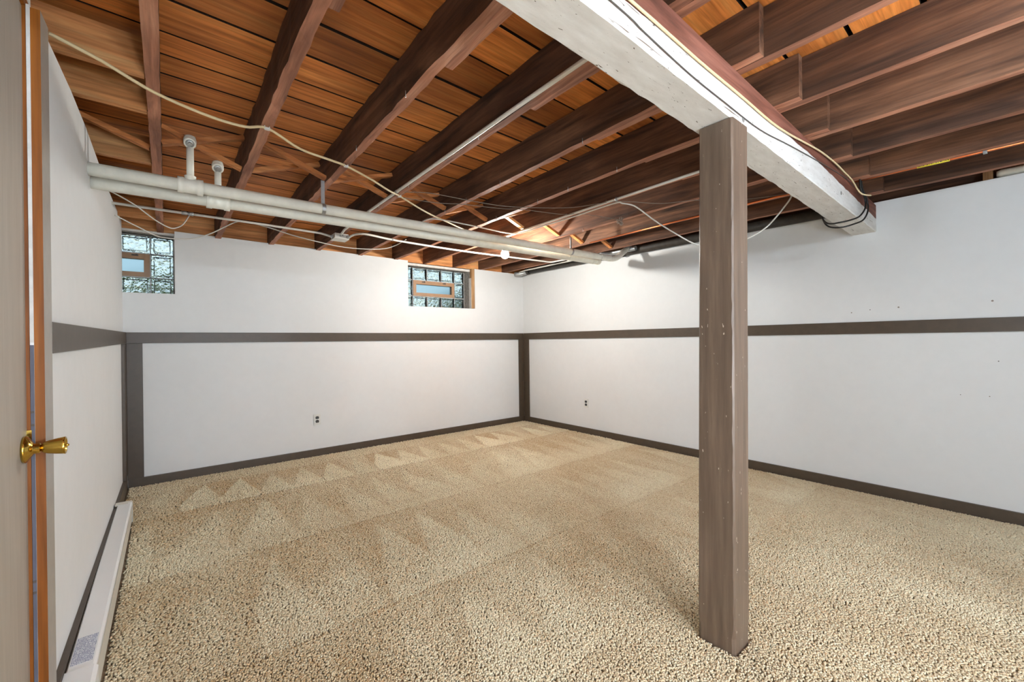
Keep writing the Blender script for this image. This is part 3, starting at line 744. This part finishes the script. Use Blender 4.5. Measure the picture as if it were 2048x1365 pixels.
# ------------------------------------------------------------------ pipes
def elbow_pts(a, b, c, r, n=6):
    A, B, Cc = Vector(a), Vector(b), Vector(c); p = B + (A - B).normalized() * r; q = B + (Cc - B).normalized() * r
    return [A] + [p * (1 - t) ** 2 + B * 2 * t * (1 - t) + q * t * t for t in [k / n for k in range(n + 1)]] + [Cc]
def drain_pipe(label, y, z0, z1, x_end, tee_x, riser_h, r, up_end):
    root = empty('drain_pipe', (-2.2, y, z0), label, 'pipe', 'cream drain pipes under the joists')
    zz = lambda x: z0 + (z1 - z0) * (x + 4.4) / (x_end + 4.4)
    if up_end:
        pts = elbow_pts((-4.45, y, zz(-4.45)), (x_end + .06, y, zz(x_end)), (x_end + .30, y - .01, zz(x_end) + .17), .08)
    else:
        pts = elbow_pts((-4.45, y, zz(-4.45)), (x_end, y, zz(x_end)), (x_end + .10, y + .10, zz(x_end) + .04), .05)
    tubeo('pipe_run', M['pipe'], root, pts, r, 24)
    zt = zz(tee_x)
    bm = bmesh.new()
    lathe(bm, (tee_x - .055, y, zz(tee_x - .055)), (1, 0, 0), [(0, r + .004), (.0005, r + .010), (.026, r + .010), (.028, r + .006), (.082, r + .006), (.084, r + .010), (.1095, r + .010), (.110, r + .004)], 24)
    lathe(bm, (tee_x, y, zt), (0, 0, 1), [(.0, r * .8), (r + .018, r * .8), (r + .020, r * .84)], 20)
    tee = finish('tee_fitting', bm, M['pipe'], root)
    tubeo('riser', M['pipe'], root, [(tee_x, y, zt + .03), (tee_x, y, zt + riser_h)], .0165, 18)
    # clean-out head facing the door, with a square plug
    hz = zt + riser_h
    bm = bmesh.new(); lathe(bm, (tee_x, y, hz - .012), (0, 0, 1), [(0, .017), (.004, .026), (.030, .029), (.050, .024), (.056, .012)], 20)
    ax = Vector((-0.04, -0.75, -0.62)).normalized()
    lathe(bm, Vector((tee_x, y, hz + .012)), ax, [(0, .026), (.022, .028), (.030, .027), (.031, .021)], 20)
    head = finish('cleanout_fitting', bm, M['pipe'], root)
    bm = bmesh.new(); lathe(bm, Vector((tee_x, y, hz + .012)) + ax * .029, ax, [(0, .020), (.004, .019), (.005, .010)], 18)
    lathe(bm, Vector((tee_x, y, hz + .012)) + ax * .033, ax, [(0, .010), (.008, .009)], 4)
    finish('plug', bm, M['galv'], head)
    return root, zz
p1, zz1 = drain_pipe('front cream drain pipe with the taller capped riser, hung below the joists', -1.95, 2.040, 2.066, -0.42, -4.008, .225, .0315, True)
p2, zz2 = drain_pipe('rear cream drain pipe with the shorter capped riser, tucked behind the front pipe', -1.855, 2.004, 2.034, -0.52, -3.880, .19, .031, False)
def pipe_strap(root, x, y, z, r, zt):
    bm = bmesh.new(); n = 20; w_ = .011
    prof = [(y + (r + .003) * math.cos(a), z + (r + .003) * math.sin(a)) for a in [math.radians(75 + k * (300 / n) + 30) for k in range(n + 1)]]
    A = [[bm.verts.new((x + sx * w_, py, pz)) for sx in (-1, 1)] for py, pz in prof]
    for a, b in zip(A, A[1:]): bm.faces.new((a[0], a[1], b[1], b[0]))
    box(bm, x - w_, x + w_, y - .0015, y + .0015, z + r, zt)
    lathe(bm, (x, y - .0015, z + r + .03), (0, -1, 0), [(0, .006), (.004, .005)], 8)
    finish('hanger_strap', bm, M['galv'], root)
pipe_strap(p1, -3.343, -1.95, zz1(-3.343), .0315, zj(-3.3, -1.95) - .001)
pipe_strap(p1, -1.06, -1.95, zz1(-1.06), .0315, zj(-1.1, -1.95) - .001)
for (rt_, y, zz, xs) in ((p1, -1.95, zz1, (-0.62, -0.47)), (p2, -1.855, zz2, (-1.0, -0.64, -0.56))):
    for x in xs:
        latheo('coupling_ring', M['pipe'], rt_, (x, y, zz(x)), (1, 0, 0), [(0, .031), (.001, .0345), (.012, .0345), (.013, .031)], 20)

bp = empty('iron_pipe', (-0.05, -2.0, 2.19), 'old dark iron pipe along the top of the right wall', 'pipe')
tubeo('pipe_run', M['blackpipe'], bp, [(-0.055, -0.20, 2.205), (-0.052, -1.9, 2.20), (-0.045, -3.895, 2.188)], .042, 18)
latheo('coupling', M['blackpipe'], bp, (-.052, -1.80, 2.20), (0, -1, 0), [(0, .046), (.002, .052), (.05, .052), (.052, .046)], 18)
tubeo('side_pipe', M['galv'], bp, elbow_pts((-.13, -2.05, 2.20), (-.13, -1.72, 2.20), (-.30, -1.70, 2.16), .06), .026, 14)
jb = empty('junction_fitting', (-0.11, -0.10, 2.17), 'grey metal fitting in the far ceiling corner', 'fitting')
tubeo('body', M['galv'], jb, [(-.20, -.06, 2.165), (-.12, -.09, 2.172), (-.07, -.20, 2.20)], [.030, .034, .036], 16)
tubeo('flange', M['blackpipe'], jb, [(-.075, -.185, 2.198), (-.066, -.215, 2.203)], [.046, .046], 16)
tubeo('feed_tube', M['conduit'], jb, [(-.145, -.08, 2.19), (-.20, -.30, 2.19), (-.22, -.50, 2.185), (-.24, -.95, 2.182), (-.25, -1.3, 2.18)], .0095, 8, 4)

# conduits
def strap_loop(root, x, y, z, r, d):
    bm = bmesh.new(); D = Vector(d).normalized(); tube(bm, [Vector((x, y, z)) - D * .006, Vector((x, y, z)) + D * .006], r + .0025, 10); finish('strap', bm, M['galv'], root)
cA = empty('conduit', (-2.9, -2.5, 2.22), 'silvery conduit fixed along the side of a joist below the white beam', 'conduit')
tubeo('tube', M['conduit'], cA, [(-2.893, -3.89, 2.252), (-2.893, -3.2, 2.245), (-2.893, -1.52, 2.217), (-2.90, -1.15, 2.198), (-2.905, -.99, 2.188), (-2.895, -.87, 2.172), (-2.886, -.80, 2.160)], .0098, 12)
strap_loop(cA, -2.893, -2.05, 2.226, .0098, (0, 1, 0))
cB = empty('conduit', (-3.6, -0.82, 2.175), 'cream conduit running from the narrow left wall to the square junction box', 'conduit')
tubeo('tube', M['conduit'], cB, [(-4.42, -.82, 2.174), (-3.5, -.81, 2.178), (-3.05, -.80, 2.176), (-2.95, -.80, 2.158)], .0095, 12)
latheo('coupling', M['galv'], cB, (-4.02, -.82, 2.176), (1, 0, 0), [(0, .010), (.001, .0145), (.030, .0145), (.031, .0115), (.04, .0115), (.041, .0145), (.07, .0145), (.071, .010)], 12)
cC = empty('conduit', (-1.6, -0.92, 2.17), 'cream conduit running from the junction box past the light bulb to the far corner', 'conduit')
tubeo('tube', M['conduit'], cC, [(-2.83, -.83, 2.150), (-2.81, -.92, 2.168), (-2.76, -.985, 2.176), (-2.66, -.985, 2.178), (-2.40, -.93, 2.178), (-1.78, -.90, 2.178), (-1.2, -.93, 2.177), (-.60, -.99, 2.175), (-.42, -1.02, 2.172), (-.37, -1.09, 2.18), (-.33, -1.2, 2.186)], .0095, 12, 4)
strap_loop(cC, -2.44, -.935, 2.178, .0095, (1, 0.1, 0)); strap_loop(cC, -1.16, -.93, 2.177, .0095, (1, -.05, 0))
cD = empty('conduit', (-1.6, -2.8, 2.19), 'cream conduit strapped under a joist, a white cable leaving its strap', 'conduit')
tubeo('tube', M['conduit'], cD, [(-1.611, -3.89, 2.215), (-1.611, -2.9, 2.208), (-1.609, -1.8, 2.198), (-1.62, -1.55, 2.19), (-1.66, -1.3, 2.19)], .0085, 10)
strap_loop(cD, -1.611, -2.9, 2.207, .012, (0, 1, 0)); strap_loop(cD, -1.611, -3.55, 2.213, .0085, (0, 1, 0))
jbx = empty('junction_box', (-2.88, -.80, 2.15), 'small square cream junction box under a joist behind the drain pipes', 'junction box')
boxo('box_body', M['conduit'], jbx, -2.945, -2.825, -.86, -.74, 2.142, 2.186, .004)
boxo('cover', M['conduit'], jbx, -2.95, -2.82, -.865, -.735, 2.137, 2.142, .001)
for (a, d) in (((-2.945, -.80, 2.16), (-1, 0, 0)), ((-2.89, -.858, 2.166), (0, -1, 0)), ((-2.835, -.862, 2.160), (0, -1, 0))): latheo('connector', M['galv'], jbx, a, d, [(0, .014), (.012, .014), (.014, .011), (.022, .011)], 8)

# ------------------------------------------------------------------ light bulbs
def bulb(name, label, x, y, zt, mat, drop, fine=False):
    root = empty(name, (x, y, zt - drop), label, 'light bulb')
    latheo('ceiling_box', M['galv'], root, (x, y, zt), (0, 0, -1), [(0, .05), (.038, .05), (.039, .046)], 8)
    latheo('lamp_holder', M['porcelain'], root, (x, y, zt - .038), (0, 0, -1), [(0, .052), (.010, .052), (.016, .032), (.045, .024), (.052, .020)], 20)
    latheo('screw_cap', M['brass'], root, (x, y, zt - .088), (0, 0, -1), [(0, .013), (.016, .0135)], 14)
    b = zt - .100
    latheo('glass_bulb', mat, root, (x, y, b), (0, 0, -1), [(0, .013), (.012, .0155), (.028, .0285), (.046, .0375), (.062, .040), (.080, .0365), (.094, .026), (.102, .008)] if fine else [(0, .014), (.030, .030), (.062, .041), (.090, .028), (.102, .010)], 14 if fine else 8)
    return root
bulb('light_bulb', 'bare lit light bulb hanging just behind the cream drain pipes', -1.50, -1.47, zj(-1.5, -1.47) + .02, M['bulb_view'], .19, True)
boxo('bulb_bracket', M['joist'], ceiling, -1.556, -1.44, -1.50, -1.44, zj(-1.5, -1.47) + .02, zj(-1.5, -1.47) + .05)
for bx_, by_, mt, lb in ((-2.25, -5.25, 'fill_bulb_mid', 'added fill bulb under the joists between post and light-blocking wall'), (-3.62, -5.85, 'bulb_near', 'bare lit light bulb by the door wall behind the viewer'), (-3.3, -7.2, 'fill_bulb_rear', 'added fill bulb near the rear wall behind the viewer')):  # mid and rear bulbs are added fill, out of view
    bulb('light_bulb', lb, bx_, by_, zb_top(bx_), M[mt], .19)
# two added fill lamps out of view, brightening undersides and front faces
for lx, ly, lz, lb in ((-3.75, -6.35, .95, 'added fill lamp with white globe behind the viewer, by the door wall'), (-3.0, -7.0, .95, 'added fill lamp with white globe behind the viewer, by the rear wall')):
    lamp = empty('fill_lamp', (lx, ly, 0), lb, 'fill lamp')
    latheo('lamp_base', M['blackpipe'], lamp, (lx, ly, 0.0), (0, 0, 1), [(0, .15), (.015, .15), (.03, .10), (.035, .02)], 28)
    tubeo('lamp_pole', M['blackpipe'], lamp, [(lx, ly, .03), (lx, ly, lz - .13)], .012, 12)
    latheo('lamp_globe', M['globe'], lamp, (lx, ly, lz - .15), (0, 0, 1), [(0, .04), (.03, .10), (.10, .145), (.20, .145), (.27, .10), (.30, .04)], 12)

# ------------------------------------------------------------------ cables and wires
def cable(name, label, mat, pts, r, seg=7, n=5, cat='cable', group=None):
    bm = bmesh.new(); tube(bm, catmull(pts, n), r, seg); return tag(finish(name, bm, mat), label, cat, group)
c1 = cable('electrical_cable', 'cream flat cable draped from the door casing across the joists to the pipes', M['cream_cable'],
      [(-4.41, -2.69, 2.25), (-4.291, -2.64, 2.235), (-4.141, -2.557, 2.210), (-3.956, -2.468, 2.213), (-3.818, -2.422, 2.229), (-3.73, -2.457, 2.234), (-3.568, -2.369, 2.213), (-3.40, -2.31, 2.219), (-3.305, -2.273, 2.223), (-3.136, -2.201, 2.210), (-2.97, -2.09, 2.206), (-2.855, -2.012, 2.213), (-2.70, -1.93, 2.198), (-2.522, -1.827, 2.193), (-2.30, -1.72, 2.192), (-2.048, -1.592, 2.195), (-1.74, -1.507, 2.19)], .0062)
for (x, y, z) in ((-3.732, -2.457, 2.238), (-3.303, -2.273, 2.227), (-2.857, -2.012, 2.217)):
    bm = bmesh.new(); box(bm, x - .009, x + .009, y - .009, y + .009, z - .011, z - .003); box(bm, x - .012, x - .008, y - .003, y + .003, z - .012, z + .006); box(bm, x + .008, x + .012, y - .003, y + .003, z - .012, z + .006)
    finish('staple', bm, M['plate'], c1)
cable('coaxial_cable', 'white cable sagging from a joist behind the post up to the white beam', M['white_cable'],
      [(-2.465, -1.592, 2.198), (-2.434, -1.747, 2.190), (-2.092, -1.813, 2.172), (-1.78, -1.828, 2.163), (-1.625, -1.85, 2.178), (-1.60, -2.128, 2.186), (-1.590, -2.45, 2.186), (-1.592, -2.86, 2.190), (-1.56, -2.915, 2.183), (-1.46, -2.943, 2.177), (-1.37, -2.975, 2.131), (-1.29, -3.007, 2.082), (-1.16, -3.092, 1.991), (-1.05, -3.208, 1.898), (-0.96, -3.332, 1.884), (-0.9, -3.43, 1.899), (-0.87, -3.503, 1.922), (-0.84, -3.591, 1.972), (-0.82, -3.648, 2.033), (-0.8, -3.698, 2.101), (-0.79, -3.738, 2.162), (-.785, -3.74, 2.215)], .0052)
cable('electrical_cable', 'cream cable stapled along the bare upper face of the beam', M['cream_cable'],
      [(-4.1, -4.053, 2.175), (-3.6, -4.053, 2.168), (-3.093, -4.053, 2.160), (-2.939, -4.053, 2.157), (-2.691, -4.053, 2.150), (-2.372, -4.053, 2.150), (-1.951, -4.053, 2.150), (-1.40, -4.056, 2.202), (-1.1, -4.06, 2.208), (-.963, -4.065, 2.196), (-.784, -4.07, 2.180), (-.64, -4.07, 2.150), (-.615, -4.09, 2.122), (-.556, -4.12, 2.119)], .0045)
cable('thin_wire', 'thin dark wire running along the white painted face of the beam', M['dark_wire'],
      [(-4.0, -4.050, 2.14), (-3.18, -4.050, 2.118), (-3.016, -4.050, 2.104), (-2.754, -4.050, 2.084), (-2.497, -4.050, 2.079), (-2.171, -4.050, 2.078), (-1.814, -4.050, 2.112), (-1.354, -4.050, 2.152), (-.854, -4.050, 2.185), (-.66, -4.055, 2.17)], .0023, 5)
loop = cable('black_cable', 'black cable looped twice around the wall end of the beam', M['black'],
      [(-.69, -4.09, 2.205), (-.60, -4.075, 2.17), (-.49, -4.075, 2.13), (-.50, -4.08, 2.06), (-.62, -4.075, 1.985), (-.70, -4.05, 1.952), (-.76, -4.0, 1.935), (-.72, -3.93, 1.95), (-.67, -3.885, 2.007), (-.665, -3.88, 2.10)], .0052)
bm = bmesh.new(); tube(bm, catmull([(-.66, -4.09, 2.2), (-.57, -4.08, 2.165), (-.475, -4.083, 2.12), (-.48, -4.09, 2.045), (-.58, -4.085, 1.965), (-.66, -4.05, 1.93), (-.70, -3.99, 1.915), (-.68, -3.92, 1.94), (-.65, -3.882, 2.007), (-.65, -3.878, 2.10)], 5), .0052, 7)
finish('second_turn', bm, M['black'], loop)
cable('white_wire', 'short white wire dropping from the narrow left wall to the first joist', M['white_cable'],
      [(-4.41, -1.0, 2.205), (-4.374, -1.0, 2.198), (-4.27, -.95, 2.15), (-4.168, -.9, 2.078), (-4.087, -.85, 2.046), (-4.043, -.8, 2.067), (-4.01, -.75, 2.106), (-3.98, -.70, 2.17), (-3.96, -.66, 2.22)], .0042)
cable('white_wire', 'long white wire sagging in two swags in front of the back wall', M['white_cable'],
      [(-4.41, -.62, 2.145), (-4.366, -.6, 2.128), (-4.259, -.55, 2.083), (-4.145, -.5, 2.042), (-3.96, -.5, 2.053), (-3.832, -.55, 2.103), (-3.734, -.6, 2.165), (-3.658, -.7, 2.197), (-3.571, -.7, 2.203), (-3.418, -.65, 2.196), (-3.171, -.6, 2.161), (-2.775, -.6, 2.122), (-2.427, -.6, 2.150), (-2.288, -.65, 2.195), (-2.237, -.8, 2.235)], .0044)
cable('thin_wire', 'thin grey wire strung across the joists above the cream pipes, front one of two', M['grey_wire'],
      [(-2.86, -2.10, 2.215), (-2.715, -2.184, 2.215), (-2.41, -2.229, 2.212), (-2.2, -2.3, 2.200), (-1.985, -2.375, 2.208), (-1.75, -2.6, 2.196), (-1.575, -2.87, 2.205), (-1.3, -3.06, 2.195), (-1.143, -3.24, 2.203), (-.9, -3.5, 2.19), (-.72, -3.88, 2.195)], .0026, 5)
w_b = cable('thin_wire', 'thin grey wire across the joists ending in a small coil, rear one of two', M['grey_wire'],
      [(-2.86, -1.99, 2.213), (-2.607, -2.059, 2.204), (-2.41, -2.14, 2.209), (-2.157, -2.243, 2.201), (-1.985, -2.312, 2.208), (-1.7, -2.44, 2.192), (-1.575, -2.52, 2.200), (-1.406, -2.587, 2.192), (-1.22, -2.631, 2.190)], .0026, 5)
bm = bmesh.new(); pts = []
for k in range(46):
    a = k * 0.55; rr_ = .020 + .014 * math.sin(k * 1.7); pts.append((-1.205 + .012 * math.sin(k * .9), -2.635 + rr_ * math.cos(a), 2.178 + rr_ * 1.2 * math.sin(a)))
tube(bm, pts, .0022, 5); finish('coil', bm, M['grey_wire'], w_b)

# copper tube with yellow marker
cu = empty('copper_tube', (-0.66, -3.0, 2.18), 'thin copper tube clipped along a joist, yellow marker on it', 'pipe')
tubeo('tube', M['copper'], cu, [(-.770, -1.95, 2.188), (-.768, -3.0, 2.194), (-.766, -3.895, 2.196)], .0075, 10)
tubeo('tube', M['copper'], cu, [(-.655, -4.05, 2.205), (-.650, -4.4, 2.204), (-.640, -5.5, 2.203)], .0075, 10)
for y in (-4.62, -5.2):
    bm = bmesh.new(); box(bm, -.668, -.628, y - .008, y + .008, 2.193, 2.197); box(bm, -.662, -.640, y - .008, y + .008, 2.196, 2.216)
    finish('clip', bm, M['galv'], cu)
bm = bmesh.new(); tube(bm, [(-.6485, -4.485, 2.204), (-.6515, -4.35, 2.2045)], .0095, 12); finish('yellow_marker', bm, M['tag'], cu)

# things on top of the right wall
tag(boxo('wood_block', M['stub'], None, 0.016, 0.10, -4.626, -4.582, 2.207, 2.30, .001), 'small brown wood block standing on top of the right wall', 'wood block')
bm = bmesh.new(); tube(bm, [(.055, -4.640, 2.238), (.055, -4.66, 2.238), (.055, REAR + .05, 2.24)], [.018, .026, .026], 14)
tag(finish('wrapped_pipe', bm, M['pipe']), 'white wrapped pipe lying on top of the right wall', 'pipe')

# ------------------------------------------------------------------ wall outlets
def outlet(label, loc, rot):
    root = empty('wall_outlet', loc, label, 'outlet', 'duplex outlets on the white walls'); root.rotation_euler = (0, 0, rot)
    def part(name, bm, mat, parent=root):
        bmesh.ops.recalc_face_normals(bm, faces=bm.faces)
        me = bpy.data.meshes.new(name); bm.to_mesh(me); bm.free(); me.materials.append(mat)
        o = bpy.data.objects.new(name, me); C.objects.link(o); o.parent = parent; return o
    bm = bmesh.new(); box(bm, -.035, .035, -.006, 0, -.057, .057); bmesh.ops.bevel(bm, geom=bm.edges[:], offset=.002, segments=2, affect='EDGES'); part('cover_plate', bm, M['plate'])
    for s in (-1, 1):
        bm = bmesh.new(); pts = []
        for k in range(28):
            a = 2 * math.pi * k / 28; pts.append((.0172 * math.cos(a), max(-.0142, min(.0142, .0172 * math.sin(a))) + s * .0195))
        A = [bm.verts.new((u, -.0085, v)) for u, v in pts]; B = [bm.verts.new((u, -.004, v)) for u, v in pts]
        bm.faces.new(A); bm.faces.new(list(reversed(B)))
        for k in range(28): bm.faces.new((A[k], A[(k + 1) % 28], B[(k + 1) % 28], B[k]))
        rc = part('receptacle', bm, M['recept'])
        bm = bmesh.new()
        for sx, h in ((-.0065, .0042), (.0065, .0034)): box(bm, sx - .001, sx + .001, -.0090, -.0084, s * .0195 + .001 - h, s * .0195 + .001 + h)
        lathe(bm, (0, -.0084, s * .0195 - .008), (0, -1, 0), [(0, .0026), (.0006, .0026)], 10)
        part('slot', bm, M['galv'], rc)
    bm = bmesh.new(); lathe(bm, (0, -.0055, 0), (0, -1, 0), [(0, .0032), (.001, .003), (.0014, .001)], 12); part('screw', bm, M['galv'])
outlet('white outlet with dark sockets on the back wall', (-2.888, WB, .3935), 0)
outlet('white outlet with dark sockets on the right wall', (WB, -1.192, .3945), -math.pi / 2)

# ------------------------------------------------------------------ baseboard heater
ht = empty('baseboard_heater', (-4.34, -1.9, 0), 'long white electric baseboard heater along the narrow left wall', 'heater')
HX0, HX1, HT = -4.374, -4.303, 0.164
def hz(y): return .150 + (.164 - .150) * min(1, max(0, (-y - .9) / 1.3))
bm = bmesh.new(); n = 12
prof_at = lambda h: [(HX0, h - .004), (HX0 + .004, h), (HX1 - .008, h), (HX1, h - .006), (HX1, h - .022), (HX1 - .0025, h - .022), (HX1 - .0025, h - .008), (HX1 - .009, h - .003), (HX0 + .002, h - .003), (HX0 + .002, .03), (HX0, .03)]
rings = []
for k in range(n + 1):
    y = -.93 + (-2.83 + .93) * k / n; rings.append([bm.verts.new((x, y, z)) for x, z in prof_at(hz(y))])
for A, B in zip(rings, rings[1:]):
    m = len(A)
    for k in range(m): bm.faces.new((A[k], A[(k + 1) % m], B[(k + 1) % m], B[k]))
bm.faces.new(rings[0]); bm.faces.new(list(reversed(rings[-1])))
finish('top_cover', bm, M['heater'], ht)
bm = bmesh.new(); hexa(bm, [(HX1 - .006, -2.83, .030), (HX1 - .002, -2.83, .030), (HX1 - .002, -.96, .030), (HX1 - .006, -.96, .030), (HX1 - .004, -2.83, .130), (HX1 - .001, -2.83, .130), (HX1 - .001, -.96, .118), (HX1 - .004, -.96, .118)])
finish('front_panel', bm, M['heater_cream'], ht)
bm = bmesh.new(); box(bm, HX0 + .010, HX1 - .014, -2.8, -1.0, .05, .10); finish('heating_fins', bm, M['fins'], ht)
bm = bmesh.new(); extrude_poly(bm, [(-4.386, 0.0), (HX1 + .001, 0.0), (HX1 + .001, .146), (HX1 - .006, .1515), (-4.386, .1515)], 1, -.93, -.90)
box(bm, -4.386, HX1 - .02, -.96, -.93, .146, .1515)
finish('end_cap', bm, M['heater_cream'], ht)
bm = bmesh.new(); extrude_poly(bm, [(HX0 - .001, 0.0), (HX1 + .006, 0.0), (HX1 + .006, .158), (HX1 - .004, .168), (HX0 - .001, .168)], 1, -3.03, -2.825)
finish('end_cap', bm, M['heater'], ht)
boxo('rating_sticker', M['sticker'], ht, HX0 + .006, HX1 - .012, -2.79, -2.62, .1638, .1645)
